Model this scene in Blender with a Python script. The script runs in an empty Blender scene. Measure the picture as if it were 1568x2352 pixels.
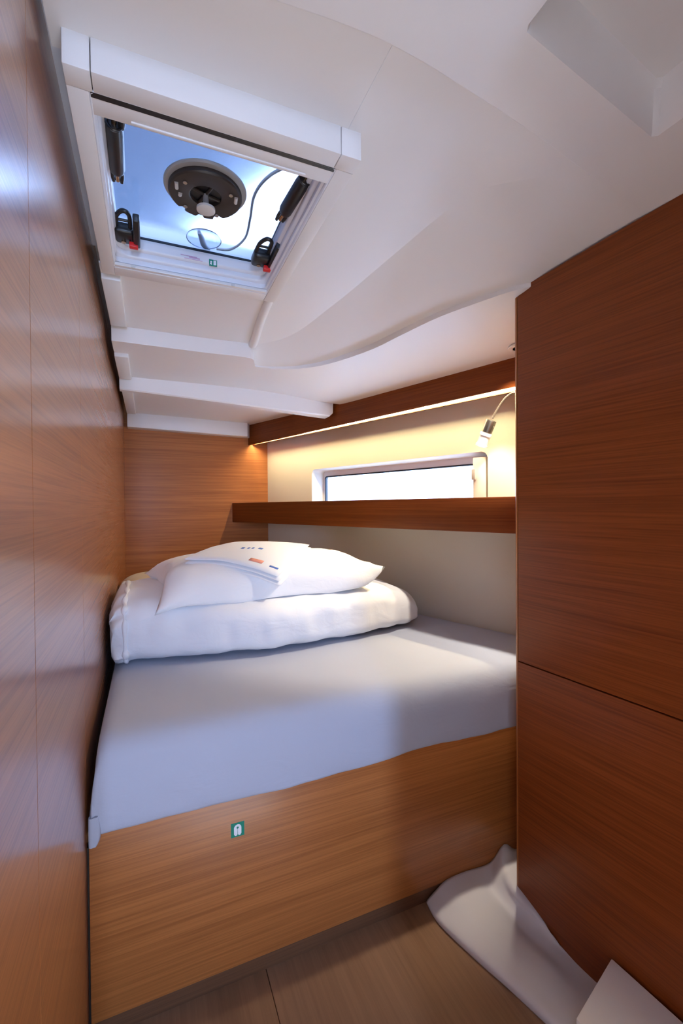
import bpy, bmesh, math, random
from mathutils import Vector, Matrix, noise

scene = bpy.context.scene
COL = scene.collection
random.seed(4)

# ------------------------------------------------------------------ camera
cam = bpy.data.cameras.new('camera')
cam.sensor_fit = 'HORIZONTAL'; cam.sensor_width = 24.0; cam.lens = 15.796
cam.clip_start = 0.01
cam_o = bpy.data.objects.new('camera', cam); COL.objects.link(cam_o)
R_, U_, F_ = Vector((0.91853, -0.39528, -0.0075)), Vector((0.01149, 0.00771, 0.9999)), Vector((0.39518, 0.91853, -0.01163))
cam_o.matrix_world = Matrix(((R_.x, U_.x, -F_.x, 0), (R_.y, U_.y, -F_.y, 0), (R_.z, U_.z, -F_.z, 1.25), (0, 0, 0, 1)))
scene.camera = cam_o

# ------------------------------------------------------------------ world and lights
world = bpy.data.worlds.new('sky'); scene.world = world; world.use_nodes = True
bg = world.node_tree.nodes['Background']
bg.inputs['Color'].default_value = (0.47, 0.64, 1.0, 1); bg.inputs['Strength'].default_value = 5.0

def area_light(name, loc, target, sx, sy, power, color):
    l = bpy.data.lights.new(name, 'AREA'); l.shape = 'RECTANGLE'; l.size = sx; l.size_y = sy
    l.energy = power; l.color = color
    o = bpy.data.objects.new(name, l); COL.objects.link(o)
    o.location = loc
    o.rotation_euler = (Vector(target) - Vector(loc)).to_track_quat('-Z', 'Y').to_euler()
    return o
# daylight falling through the companionway doors of the saloon, behind the photographer
area_light('companionway_daylight', (-0.16, -2.40, 1.40), (0.25, 1.2, 1.0), 0.15, 1.0, 27, (0.44, 0.62, 1.0))
# spots: an added unseen fill bounced off the saloon floor onto the cabin ceiling; the downlight over the berth behind the wardrobe corner
def spot(name, loc, target, power, color, angle, blend=0.35, size=0.03):
    l = bpy.data.lights.new(name, 'SPOT'); l.energy = power; l.color = color; l.spot_size = math.radians(angle); l.spot_blend = blend; l.shadow_soft_size = size
    o = bpy.data.objects.new(name, l); COL.objects.link(o); o.location = loc
    o.rotation_euler = (Vector(target) - Vector(loc)).to_track_quat('-Z', 'Y').to_euler()
    return o
spot('saloon_bounce_fill', (0.12, -0.60, 2.03), (0.12, -0.60, 0), 640, (0.80, 0.87, 0.89), 56)
spot('berth_downlight', (1.290, 1.285, 1.836), (1.05, 1.75, 0.8), 31, (1.0, 0.90, 0.74), 74, 0.4, 0.02)

LED_STRENGTH = 68.0
scene.view_settings.view_transform = 'Standard'
scene.view_settings.look = 'None'
scene.view_settings.gamma = 1.0
scene.view_settings.exposure = 1.15
scene.view_settings.use_curve_mapping = False

# ------------------------------------------------------------------ helpers
def obj(name, verts, faces, m=None, parent=None, smooth=False, loc=(0, 0, 0), rotz=0):
    me = bpy.data.meshes.new(name); me.from_pydata([tuple(v) for v in verts], [], faces); me.validate()
    bm = bmesh.new(); bm.from_mesh(me); bmesh.ops.recalc_face_normals(bm, faces=bm.faces); bm.to_mesh(me); bm.free()
    return finish(name, me, m, parent, smooth, loc, rotz)
def finish(name, me, m=None, parent=None, smooth=False, loc=(0, 0, 0), rotz=0):
    o = bpy.data.objects.new(name, me); COL.objects.link(o)
    if m: me.materials.append(m)
    if smooth:
        for p in me.polygons: p.use_smooth = True
    o.location = loc; o.rotation_euler = (0, 0, rotz)
    if parent: o.parent = parent
    return o
def bmobj(name, bm, m=None, parent=None, smooth=False, loc=(0, 0, 0), rotz=0):
    me = bpy.data.meshes.new(name); bmesh.ops.recalc_face_normals(bm, faces=bm.faces); bm.to_mesh(me); bm.free()
    return finish(name, me, m, parent, smooth, loc, rotz)
def autosmooth(o, ang=40):
    me = o.data
    for p in me.polygons: p.use_smooth = True
    bm = bmesh.new(); bm.from_mesh(me)
    for e in bm.edges:
        if len(e.link_faces) == 2 and e.calc_face_angle(0) > math.radians(ang): e.smooth = False
    bm.to_mesh(me); bm.free()
    return o
def box(name, x0, x1, y0, y1, z0, z1, m=None, parent=None, bev=0.0, seg=2, loc=(0, 0, 0), rotz=0):
    bm = bmesh.new()
    bmesh.ops.create_cube(bm, size=1)
    for v in bm.verts:
        v.co = Vector((x0 if v.co.x < 0 else x1, y0 if v.co.y < 0 else y1, z0 if v.co.z < 0 else z1))
    if bev > 0:
        bmesh.ops.bevel(bm, geom=bm.edges[:], offset=bev, segments=seg, affect='EDGES', profile=0.5)
    o = bmobj(name, bm, m, parent, False, loc, rotz)
    if bev > 0: autosmooth(o, 35)
    return o
def prism(name, poly, z0, z1, m=None, parent=None, bev=0.0, loc=(0, 0, 0), rotz=0):
    """outline in x,y extruded from z0 to z1 (z0 / z1 may be functions of x,y)"""
    fz = lambda z, x, y: z(x, y) if callable(z) else z
    n = len(poly)
    vs = [(x, y, fz(z0, x, y)) for x, y in poly] + [(x, y, fz(z1, x, y)) for x, y in poly]
    fs = [tuple(range(n)), tuple(range(n, 2 * n))] + [(i, (i + 1) % n, n + (i + 1) % n, n + i) for i in range(n)]
    o = obj(name, vs, fs, m, parent, False, loc, rotz)
    if bev > 0:
        bm = bmesh.new(); bm.from_mesh(o.data)
        bmesh.ops.bevel(bm, geom=bm.edges[:], offset=bev, segments=2, affect='EDGES', profile=0.5)
        bm.to_mesh(o.data); bm.free(); autosmooth(o, 35)
    return o
def loft(name, rows, m=None, parent=None, closed=False, caps=False, smooth=True, loc=(0, 0, 0), rotz=0, ang=None):
    n = len(rows[0]); vs = [v for r in rows for v in r]; fs = []
    for i in range(len(rows) - 1):
        for j in range(n if closed else n - 1):
            a = i * n + j; b = i * n + (j + 1) % n
            fs.append((a, b, b + n, a + n))
    if caps:
        fs.append(tuple(range(n))); fs.append(tuple(range((len(rows) - 1) * n, len(rows) * n)))
    o = obj(name, vs, fs, m, parent, smooth, loc, rotz)
    if ang: autosmooth(o, ang)
    return o
def thicken(o, d, offset=1.0):
    md = o.modifiers.new('thickness', 'SOLIDIFY'); md.thickness = d; md.offset = offset
    return o
def crom(pts, n):
    """Catmull-Rom resampling of a polyline of tuples, n samples per span"""
    P = [Vector(p) for p in pts]; out = []
    for i in range(len(P) - 1):
        p0 = P[max(i - 1, 0)]; p1 = P[i]; p2 = P[i + 1]; p3 = P[min(i + 2, len(P) - 1)]
        for k in range(n):
            t = k / n
            out.append(0.5 * ((2 * p1) + (p2 - p0) * t + (2 * p0 - 5 * p1 + 4 * p2 - p3) * t * t + (3 * p1 - p0 - 3 * p2 + p3) * t ** 3))
    out.append(P[-1]); return out
def tube(name, pts, rad, m=None, parent=None, seg=12, n=6, loc=(0, 0, 0), rotz=0):
    """rad: number or list per control point"""
    rs = rad if isinstance(rad, (list, tuple)) else [rad] * len(pts)
    P = crom(pts, n); Rr = crom([(r, 0, 0) for r in rs], n)
    rows = []; up = Vector((0.123, 0.2, 1)).normalized(); side = None
    for i, p in enumerate(P):
        t = (P[min(i + 1, len(P) - 1)] - P[max(i - 1, 0)]).normalized()
        side = (up.cross(t) if side is None else side - t * side.dot(t)).normalized()
        b = t.cross(side)
        rows.append([p + (side * math.cos(a) + b * math.sin(a)) * Rr[i].x for a in [2 * math.pi * k / seg for k in range(seg)]])
    return loft(name, rows, m, parent, closed=True, caps=True, loc=loc, rotz=rotz, ang=50)
def lathe(name, prof, origin, axis, m=None, parent=None, seg=32):
    """prof: list of (radius, distance along axis)"""
    ax = Vector(axis).normalized(); s = ax.orthogonal().normalized(); b = ax.cross(s); o0 = Vector(origin)
    rows = [[o0 + ax * h + (s * math.cos(a) + b * math.sin(a)) * r for a in [2 * math.pi * k / seg for k in range(seg)]] for r, h in prof]
    return loft(name, rows, m, parent, closed=True, caps=True, ang=35)
def rrect(x0, x1, y0, y1, r, n=8):
    out = []
    for cx, cy, a0 in ((x1 - r, y1 - r, 0), (x0 + r, y1 - r, 90), (x0 + r, y0 + r, 180), (x1 - r, y0 + r, 270)):
        for k in range(n + 1):
            a = math.radians(a0 + 90 * k / n); out.append((cx + r * math.cos(a), cy + r * math.sin(a)))
    return out
def empty(name, loc=(0, 0, 0)):
    o = bpy.data.objects.new(name, None); COL.objects.link(o); o.location = loc; o.empty_display_size = 0.05
    return o
def tag(o, label, cat, group=None):
    o['label'] = label; o['category'] = cat
    if group: o['group'] = group
    return o
def sub(part, children):
    for c in children:
        c.parent = part; c.location = (0, 0, 0)
def struct(o, label=None):
    o['kind'] = 'structure'
    if label: o['label'] = label
    return o
def adopt(root, parts):
    """keep world placement while the thing's origin sits at its base"""
    for p in parts:
        p.parent = root
        p.location = Vector(p.location) - Vector(root.location)

# ------------------------------------------------------------------ materials
def mat(name, col, rough=0.5, metal=0.0, spec=0.5, coat=0.0, coat_rough=0.1, emit=None, estr=0.0):
    m = bpy.data.materials.new(name); m.use_nodes = True
    b = m.node_tree.nodes['Principled BSDF']
    b.inputs['Base Color'].default_value = (*col, 1); b.inputs['Roughness'].default_value = rough
    b.inputs['Metallic'].default_value = metal; b.inputs['Specular IOR Level'].default_value = spec
    b.inputs['Coat Weight'].default_value = coat; b.inputs['Coat Roughness'].default_value = coat_rough
    if emit: b.inputs['Emission Color'].default_value = (*emit, 1); b.inputs['Emission Strength'].default_value = estr
    return m
def bump_noise(m, scale, strength, detail=3, dist=0.002, mapping=None):
    nt = m.node_tree; N = nt.nodes; L = nt.links; b = N['Principled BSDF']
    tc = N.new('ShaderNodeTexCoord'); nz = N.new('ShaderNodeTexNoise'); nz.inputs['Scale'].default_value = scale; nz.inputs['Detail'].default_value = detail
    src = tc.outputs['Object']
    if mapping:
        mp = N.new('ShaderNodeMapping'); mp.inputs['Scale'].default_value = mapping; L.new(src, mp.inputs['Vector']); src = mp.outputs['Vector']
    L.new(src, nz.inputs['Vector'])
    bp = N.new('ShaderNodeBump'); bp.inputs['Strength'].default_value = strength; bp.inputs['Distance'].default_value = dist
    L.new(nz.outputs['Fac'], bp.inputs['Height']); L.new(bp.outputs['Normal'], b.inputs['Normal'])
    return m
def wood(name, axis, light=(0.48, 0.172, 0.044), dark=(0.27, 0.084, 0.019), rough=0.38, coat=0.35, coat_rough=0.22, fine=90.0, contrast=1.0, bump=0.12):
    m = bpy.data.materials.new(name); m.use_nodes = True; nt = m.node_tree; N = nt.nodes; L = nt.links; b = N['Principled BSDF']
    tc = N.new('ShaderNodeTexCoord')
    def nz(along, across, detail, rgh=0.6):
        mp = N.new('ShaderNodeMapping')
        mp.inputs['Scale'].default_value = tuple(along if a == axis else across for a in 'XYZ')
        L.new(tc.outputs['Object'], mp.inputs['Vector'])
        n = N.new('ShaderNodeTexNoise'); n.inputs['Scale'].default_value = 1.0; n.inputs['Detail'].default_value = detail; n.inputs['Roughness'].default_value = rgh
        L.new(mp.outputs['Vector'], n.inputs['Vector']); return n
    n1 = nz(2.2, fine * 2.2, 4, 0.7); n2 = nz(0.8, fine * 0.33, 3); n3 = nz(0.7, 4.0, 2)
    r1 = N.new('ShaderNodeValToRGB'); r1.color_ramp.elements[0].position = 0.36; r1.color_ramp.elements[1].position = 0.60
    L.new(n1.outputs['Fac'], r1.inputs['Fac'])
    a = N.new('ShaderNodeMath'); a.operation = 'MULTIPLY'; a.inputs[1].default_value = 0.62 * contrast; L.new(r1.outputs['Color'], a.inputs[0])
    c = N.new('ShaderNodeMath'); c.operation = 'MULTIPLY_ADD'; c.inputs[1].default_value = 0.9; L.new(n2.outputs['Fac'], c.inputs[0]); L.new(a.outputs[0], c.inputs[2])
    d = N.new('ShaderNodeMath'); d.operation = 'MULTIPLY_ADD'; d.inputs[1].default_value = 0.5; L.new(n3.outputs['Fac'], d.inputs[0]); L.new(c.outputs[0], d.inputs[2])
    s = N.new('ShaderNodeMath'); s.operation = 'SUBTRACT'; s.inputs[1].default_value = 0.45; s.use_clamp = True; L.new(d.outputs[0], s.inputs[0])
    mx = N.new('ShaderNodeMix'); mx.data_type = 'RGBA'
    mx.inputs[6].default_value = (*dark, 1); mx.inputs[7].default_value = (*light, 1)
    L.new(s.outputs[0], mx.inputs[0]); L.new(mx.outputs[2], b.inputs['Base Color'])
    bp = N.new('ShaderNodeBump'); bp.inputs['Strength'].default_value = bump; bp.inputs['Distance'].default_value = 0.0006
    L.new(r1.outputs['Color'], bp.inputs['Height']); L.new(bp.outputs['Normal'], b.inputs['Normal'])
    b.inputs['Roughness'].default_value = rough; b.inputs['Coat Weight'].default_value = coat; b.inputs['Coat Roughness'].default_value = coat_rough
    return m
def fabric(name, col, weave=900, crease=0.0, rough=0.9):
    m = mat(name, col, rough, spec=0.2); nt = m.node_tree; N = nt.nodes; L = nt.links; b = N['Principled BSDF']
    b.inputs['Sheen Weight'].default_value = 0.15
    tc = N.new('ShaderNodeTexCoord')
    w = N.new('ShaderNodeTexNoise'); w.inputs['Scale'].default_value = weave; w.inputs['Detail'].default_value = 1
    L.new(tc.outputs['Object'], w.inputs['Vector'])
    bp = N.new('ShaderNodeBump'); bp.inputs['Strength'].default_value = 0.12; bp.inputs['Distance'].default_value = 0.0006
    L.new(w.outputs['Fac'], bp.inputs['Height']); last = bp
    if crease:
        mp = N.new('ShaderNodeMapping'); mp.inputs['Scale'].default_value = (1.0, 1.0, 2.0); mp.inputs['Rotation'].default_value = (0.2, 0.1, 0.5)
        L.new(tc.outputs['Object'], mp.inputs['Vector'])
        c = N.new('ShaderNodeTexNoise'); c.inputs['Scale'].default_value = 9; c.inputs['Detail'].default_value = 4; c.inputs['Distortion'].default_value = 0.8
        L.new(mp.outputs['Vector'], c.inputs['Vector'])
        b2 = N.new('ShaderNodeBump'); b2.inputs['Strength'].default_value = crease; b2.inputs['Distance'].default_value = 0.02
        L.new(c.outputs['Fac'], b2.inputs['Height']); L.new(bp.outputs['Normal'], b2.inputs['Normal']); last = b2
    L.new(last.outputs['Normal'], b.inputs['Normal'])
    return m

WOOD_X = wood('wood_grain_x', 'X')
WOOD_Y = wood('wood_grain_y', 'Y')
WOOD_Z = wood('wood_grain_z', 'Z')
WOOD_WALL = wood('wood_wall', 'Y', rough=0.50, coat=1.0, coat_rough=0.19, bump=0.03)
WOOD_WALL.node_tree.nodes['Principled BSDF'].inputs['Specular IOR Level'].default_value = 1.0
WOOD_WALL.node_tree.nodes['Principled BSDF'].inputs['Coat IOR'].default_value = 1.85
WOOD_AFT = wood('wood_aft', 'X', coat=0.05, rough=0.45)
WOOD_TRIM = wood('wood_trim', 'X', light=(0.23, 0.058, 0.009), dark=(0.13, 0.027, 0.003), coat=0.05, rough=0.5)
WOOD_CAB = wood('wood_cabinet', 'X', light=(0.29, 0.072, 0.014), dark=(0.15, 0.032, 0.005), coat=0.12, rough=0.45)
WOOD_DARK = wood('wood_plinth', 'X', light=(0.16, 0.075, 0.035), dark=(0.09, 0.04, 0.02))
FLOORM = wood('floor_wood', 'Y', light=(0.33, 0.185, 0.10), dark=(0.20, 0.105, 0.055), rough=0.5, coat=0.1, fine=28, contrast=0.7)
for w_ in (WOOD_TRIM, WOOD_AFT, WOOD_CAB): w_.node_tree.nodes['Principled BSDF'].inputs['Specular IOR Level'].default_value = 0.22
GEL = bump_noise(mat('white_gelcoat', (0.82, 0.79, 0.77), 0.42), 260, 0.04)
GELW = mat('white_moulding', (0.80, 0.79, 0.78), 0.45)
FRAME = bump_noise(mat('hatch_frame_plastic', (0.76, 0.72, 0.69), 0.4), 400, 0.05)
LINER = mat('hatch_liner_white', (0.80, 0.80, 0.84), 0.25)
HULL = bump_noise(mat('hull_lining_cream', (0.72, 0.66, 0.57), 0.75), 500, 0.1)
BLACK = mat('black_plastic', (0.012, 0.012, 0.014), 0.35)
BROWN = mat('vent_dark_plastic', (0.035, 0.026, 0.021), 0.45)
GREYP = mat('grey_plastic', (0.36, 0.35, 0.34), 0.5)
LGREY = mat('light_grey_plastic', (0.62, 0.60, 0.57), 0.5)
METAL = mat('brushed_metal', (0.55, 0.54, 0.52), 0.3, metal=1.0)
BRASS = mat('warm_metal_rod', (0.62, 0.42, 0.26), 0.25, metal=1.0)
ARMM = mat('lamp_arm', (0.10, 0.075, 0.055), 0.5)
HEADM = mat('lamp_head_metal', (0.22, 0.20, 0.17), 0.35, metal=1.0)
RED = mat('red_button', (0.75, 0.02, 0.02), 0.4)
DARKGAP = mat('dark_gap', (0.02, 0.012, 0.008), 0.8)
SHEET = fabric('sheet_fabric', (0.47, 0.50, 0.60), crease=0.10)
DUVETM = fabric('duvet_fabric', (0.88, 0.89, 0.92), crease=0.17)
PILLOWM = fabric('pillow_fabric', (0.88, 0.89, 0.92), crease=0.20)
CREAM = fabric('cream_fabric', (0.66, 0.55, 0.38), crease=0.1)
TOWELM = fabric('towel_fabric', (0.84, 0.85, 0.88), weave=350)
GREEN = mat('sign_green', (0.0, 0.24, 0.15), 0.4)
WHITE = mat('sign_white', (0.85, 0.86, 0.88), 0.4)
BLUEINK = mat('blue_print', (0.10, 0.20, 0.55), 0.8)
ORANGEINK = mat('orange_print', (0.80, 0.33, 0.24), 0.8)
PINKINK = mat('pink_print', (0.66, 0.42, 0.60), 0.6)
LEDM = mat('led_strip', (1, 0.9, 0.7), 0.5, emit=(1.0, 0.84, 0.46), estr=LED_STRENGTH)
FROST = mat('lamp_frosted', (0.88, 0.86, 0.82), 0.3)
GASKET = mat('gasket', (0.02, 0.03, 0.045), 0.5)

def pane_mat(name, col, refl=1.0):
    m = bpy.data.materials.new(name); m.use_nodes = True; nt = m.node_tree; N = nt.nodes; L = nt.links
    N.remove(N['Principled BSDF']); out = N['Material Output']
    t = N.new('ShaderNodeBsdfTransparent'); t.inputs['Color'].default_value = (*col, 1)
    g = N.new('ShaderNodeBsdfGlossy'); g.inputs['Roughness'].default_value = 0.05
    x = N.new('ShaderNodeMixShader'); x.inputs[0].default_value = 0.06; L.new(t.outputs[0], x.inputs[1]); L.new(g.outputs[0], x.inputs[2]); L.new(x.outputs[0], out.inputs['Surface'])
    return m
def frosted_pane(name, col, rough):
    m = bpy.data.materials.new(name); m.use_nodes = True; nt = m.node_tree; N = nt.nodes; L = nt.links
    N.remove(N['Principled BSDF']); out = N['Material Output']
    g = N.new('ShaderNodeBsdfGlass'); g.inputs['Color'].default_value = (*col, 1); g.inputs['Roughness'].default_value = rough; g.inputs['IOR'].default_value = 1.45
    L.new(g.outputs[0], out.inputs['Surface'])
    return m
WINGLASS = pane_mat('window_glass', (0.92, 0.95, 0.97))
HATCHGLASS = frosted_pane('hatch_acrylic', (0.86, 0.90, 0.95), 0.16)

# hull side frame: s runs forward along the hull, t outboard
HA = math.radians(18.8)
H0 = Vector((0.825, 3.31, 0)); HU = Vector((math.sin(HA), -math.cos(HA), 0)); HN = Vector((math.cos(HA), math.sin(HA), 0))
HROT = math.atan2(HU.y, HU.x)
def Hp(s, t, z): return H0 + HU * s + HN * t + Vector((0, 0, z))

# ================================================================== THE SETTING
# ---- floor boards
floor = struct(empty('floor'), 'brown wood-look cabin sole boards')
seams = [-0.60, -0.16, 0.279, 0.80]
box('floor_board', -0.158, 0.2782, -0.05, 1.30, -0.02, 0.0, FLOORM, floor, 0.0008)
box('floor_board', 0.2798, 0.90, -0.05, 1.30, -0.02, 0.0, FLOORM, floor, 0.0008)
box('subfloor', -1.3, 1.9, -2.6, 3.5, -0.06, -0.021, WOOD_DARK, floor)
box('saloon_board', -1.1, 1.4, -2.5, -0.052, -0.02, 0.0, mat('saloon_sole', (0.60, 0.60, 0.62), 0.6), floor)  # unseen sole, kept pale to bounce the added spot into the cabin

# ---- left bulkhead in three flush sheets
wl = struct(empty('wall_left'), 'glossy wood veneer bulkhead along the left of the cabin')
for a, b in ((-0.05, 0.7085), (0.7100, 1.1885), (1.1900, 3.42)):
    box('panel', -0.165, -0.14, a, b, 0.0, 2.06, WOOD_WALL, wl, 0.0004, 1)
box('backing', -0.20, -0.166, -0.05, 3.45, -0.02, 2.08, DARKGAP, wl)

# ---- aft bulkhead
wa = struct(box('wall_aft', -0.165, 0.86, 3.31, 3.345, 0.0, 2.06, WOOD_AFT), 'wood veneer bulkhead at the head of the berth')

# ---- hull side with the window opening
def hull_wall():
    W0, W1, Z0, Z1 = 0.53, 1.806, 1.175, 1.497
    outer = [(-0.20, 0.0), (3.7, 0.0), (3.7, 2.06), (-0.20, 2.06)]
    hole = rrect(W0, W1, Z0, Z1, 0.035, 8)
    bm = bmesh.new()
    o = [bm.verts.new((s, 0, z)) for s, z in outer]; h = [bm.verts.new((s, 0, z)) for s, z in hole]
    for lst in (o, h):
        for i in range(len(lst)): bm.edges.new((lst[i], lst[(i + 1) % len(lst)]))
    bmesh.ops.triangle_fill(bm, edges=bm.edges[:], use_beauty=True)
    for f in [f for f in bm.faces if W0 + 0.03 < f.calc_center_median().x < W1 - 0.03 and Z0 + 0.03 < f.calc_center_median().z < Z1 - 0.03 and all(v in h for v in f.verts)]:
        bm.faces.remove(f)
    # reveal
    prev = h
    for t, ins, r in ((0.004, 0.003, 0.034), (0.09, 0.020, 0.030)):
        ring = [bm.verts.new((s, t, z)) for s, z in rrect(W0 + ins, W1 - ins * 0.5, Z0, Z1 - ins * 0.6, r, 8)]
        for i in range(len(ring)): bm.faces.new((prev[i], prev[(i + 1) % len(ring)], ring[(i + 1) % len(ring)], ring[i]))
        prev = ring
    o = bmobj('wall_right', bm, HULL, None, False, H0, HROT)
    autosmooth(o, 30)
    return struct(o, 'cream lined hull side with a long low window')
wr = hull_wall()
# outer skin of the hull around the window, so that daylight comes only through the glass
hs = struct(empty('wall_outer', tuple(H0)), 'hull shell outside the cabin lining'); hs.rotation_euler[2] = HROT
for s0, s1, z0, z1 in ((-0.4, 3.7, 0, 1.16), (-0.4, 3.7, 1.51, 2.06), (-0.4, 0.50, 1.16, 1.51), (1.84, 3.7, 1.16, 1.51)):
    box('skin', s0, s1, 0.10, 0.14, z0, z1, GEL, hs)
# window: frame, pane
win = struct(empty('window_1', tuple(H0)), 'long narrow hull window with white frame'); win.rotation_euler[2] = HROT
def ring_rr(name, o4, i4, ro, ri, t0, t1, m, parent):
    a = rrect(*o4, ro, 8); b = rrect(*i4, ri, 8)
    rows = [[(x, t0, z) for x, z in a], [(x, t0, z) for x, z in b], [(x, t1, z) for x, z in b], [(x, t1, z) for x, z in a], [(x, t0, z) for x, z in a]]
    return loft(name, rows, m, parent, closed=True, ang=30)
ring_rr('frame', (0.53, 1.81, 1.15, 1.52), (0.566, 1.70, 1.19, 1.452), 0.03, 0.02, 0.085, 0.10, LINER, win)
ring_rr('gasket', (0.564, 1.702, 1.188, 1.454), (0.572, 1.694, 1.196, 1.446), 0.02, 0.016, 0.084, 0.102, GASKET, win)
box('pane', 0.55, 1.72, 0.094, 0.098, 1.17, 1.47, WINGLASS, win)
box('blind_cassette', 1.722, 1.79, 0.012, 0.05, 1.18, 1.474, HULL, win, 0.004)
box('latch', 1.7225, 1.742, -0.002, 0.012, 1.37, 1.42, LGREY, win, 0.003)

# ---- door bulkhead behind the photographer, and the saloon beyond it
wf = struct(empty('wall_front'), 'wood bulkhead with the doorway, behind the photographer')
box('panel', 0.385, 1.95, -0.085, -0.05, 0.0, 2.06, WOOD_X, wf)
box('lintel', -0.165, 0.385, -0.085, -0.05, 1.93, 2.06, WOOD_X, wf)
box('panel', -1.3, -0.166, -0.085, -0.05, 0.0, 2.06, WOOD_X, wf)
ws = struct(empty('wall_saloon'), 'saloon walls with the companionway opening')
box('side', -1.15, -1.10, -2.55, -0.05, 0.0, 2.06, GELW, ws)
box('side', 1.40, 1.45, -2.55, -0.05, 0.0, 2.06, GELW, ws)
box('companionway_side', -1.15, -0.32, -2.55, -2.50, 0.0, 2.06, GELW, ws)
box('companionway_side', 0.02, 1.45, -2.55, -2.50, 0.0, 2.06, GELW, ws)
box('companionway_sill', -0.32, 0.02, -2.55, -2.50, 0.0, 1.1, GELW, ws)

# ---- ceiling
ceil = struct(empty('ceiling'), 'white moulded headliner stepping down towards the berth')
# deck above, with the hatch opening left free
prism('deck', [(0.40, -2.6), (1.5, -2.6), (2.1, -0.2), (0.90, 3.5), (0.40, 3.5)], 2.06, 2.10, GEL, ceil)
for x0, x1, y0, y1 in ((-1.3, -0.13, -2.6, 3.5), (-0.13, 0.40, -2.6, 0.78), (-0.13, 0.40, 1.46, 3.5)):
    box('deck', x0, x1, y0, y1, 2.06, 2.10, GEL, ceil)
# near panel with the recess; its far edge is a long curve
edge = crom([(-0.13, 0.63, 0), (0.05, 0.625, 0), (0.174, 0.611, 0), (0.340, 0.601, 0), (0.529, 0.619, 0), (0.706, 0.644, 0), (0.880, 0.675, 0)], 6)
def near_panel():
    ZE = 1.952
    zf = lambda x: ZE if x < 0.88 else ZE - (x - 0.88) * 0.129
    out = [(p.x, p.y) for p in edge] + [(1.12, 0.69), (1.12, -0.05), (-0.13, -0.05)]
    hole = [(0.513, 0.16), (0.518, 0.500), (0.524, 0.509), (0.890, 0.560), (0.900, 0.553), (0.905, 0.16)]
    bm = bmesh.new()
    A = [bm.verts.new((x, y, zf(x))) for x, y in out]; Hh = [bm.verts.new((x, y, ZE)) for x, y in hole]
    for lst in (A, Hh):
        for i in range(len(lst)): bm.edges.new((lst[i], lst[(i + 1) % len(lst)]))
    bmesh.ops.triangle_fill(bm, edges=bm.edges[:], use_beauty=True)
    hs_ = set(Hh)
    for f in [f for f in bm.faces if all(v in hs_ for v in f.verts)]: bm.faces.remove(f)
    prev = Hh; cx, cy = 0.71, 0.34
    for dz, g in ((0.006, 0.985), (0.078, 0.95), (0.088, 0.91)):
        ring = [bm.verts.new((cx + (x - cx) * g, cy + (y - cy) * g, ZE + dz)) for x, y in hole]
        for i in range(len(ring)): bm.faces.new((prev[i], prev[(i + 1) % len(ring)], ring[(i + 1) % len(ring)], ring[i]))
        prev = ring
    bm.faces.new(prev)
    # rounded, turned-up far edge
    E0 = A[:len(edge)]
    for dy, dz in ((0.0018, 0.0005), (0.0034, 0.0018), (0.0042, 0.0040), (0.0045, 0.030)):
        E1 = [bm.verts.new((v.co.x, v.co.y + dy, ZE + dz)) for v in A[:len(edge)]]
        for i in range(len(E0) - 1): bm.faces.new((E0[i], E0[i + 1], E1[i + 1], E1[i]))
        E0 = E1
    o = bmobj('headliner_panel', bm, GEL, ceil); autosmooth(o, 35)
    return o
near_panel()
# panel left of the hatch seam (flat)
prism('headliner_panel', [(-0.13, 0.55), (0.361, 0.55), (0.361, 0.83), (-0.13, 0.83)], 1.974, 1.979, GEL, ceil)
box('seam_bead', 0.3600, 0.3622, 0.57, 0.80, 1.9730, 1.9760, GELW, ceil, 0.0004)
# panel right of the hatch: flat part, crease, flank dropping to the rounded lip
seamL = [(0.361, 0.55, 1.974), (0.361, 0.70, 1.974), (0.361, 0.80, 1.974), (0.361, 0.92, 1.974), (0.361, 1.04, 1.973), (0.361, 1.18, 1.969), (0.361, 1.32, 1.962), (0.362, 1.46, 1.954), (0.37, 1.60, 1.945), (0.385, 1.73, 1.938), (0.40, 1.86, 1.935), (0.40, 1.88, 1.933)]
crease = [(0.882, 0.672, 1.957), (0.79, 0.750, 1.972), (0.70, 0.835, 1.974), (0.675, 0.95, 1.973), (0.66, 1.06, 1.970), (0.64, 1.22, 1.966), (0.62, 1.36, 1.960), (0.595, 1.50, 1.954), (0.56, 1.68, 1.946), (0.515, 1.79, 1.940), (0.45, 1.86, 1.936), (0.42, 1.885, 1.934)]
lip = [(1.13, 0.685, 1.9200), (1.12, 0.80, 1.917), (1.10, 0.94, 1.910), (1.012, 1.030, 1.9045), (0.945, 1.14, 1.898), (0.89, 1.262, 1.895), (0.85, 1.419, 1.893), (0.813, 1.59, 1.891), (0.733, 1.80, 1.888), (0.64, 1.925, 1.886), (0.52, 1.992, 1.885), (0.425, 2.0, 1.885)]
def blend(a, b, t, ease=None): return a.lerp(b, t) if ease is None else Vector((a.x + (b.x - a.x) * t, a.y + (b.y - a.y) * t, a.z + (b.z - a.z) * ease(t)))
S = crom(seamL, 5); Cq = crom(crease, 5); Lq = crom(lip, 5)
rows = [[blend(S[i], Cq[i], k / 4) for i in range(len(S))] for k in range(5)]
rows += [[blend(Cq[i], Lq[i], k / 8, lambda t: t ** 1.05) for i in range(len(S))] for k in range(1, 9)]
autosmooth(loft('headliner_panel', rows, GEL, ceil), 9)
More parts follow.
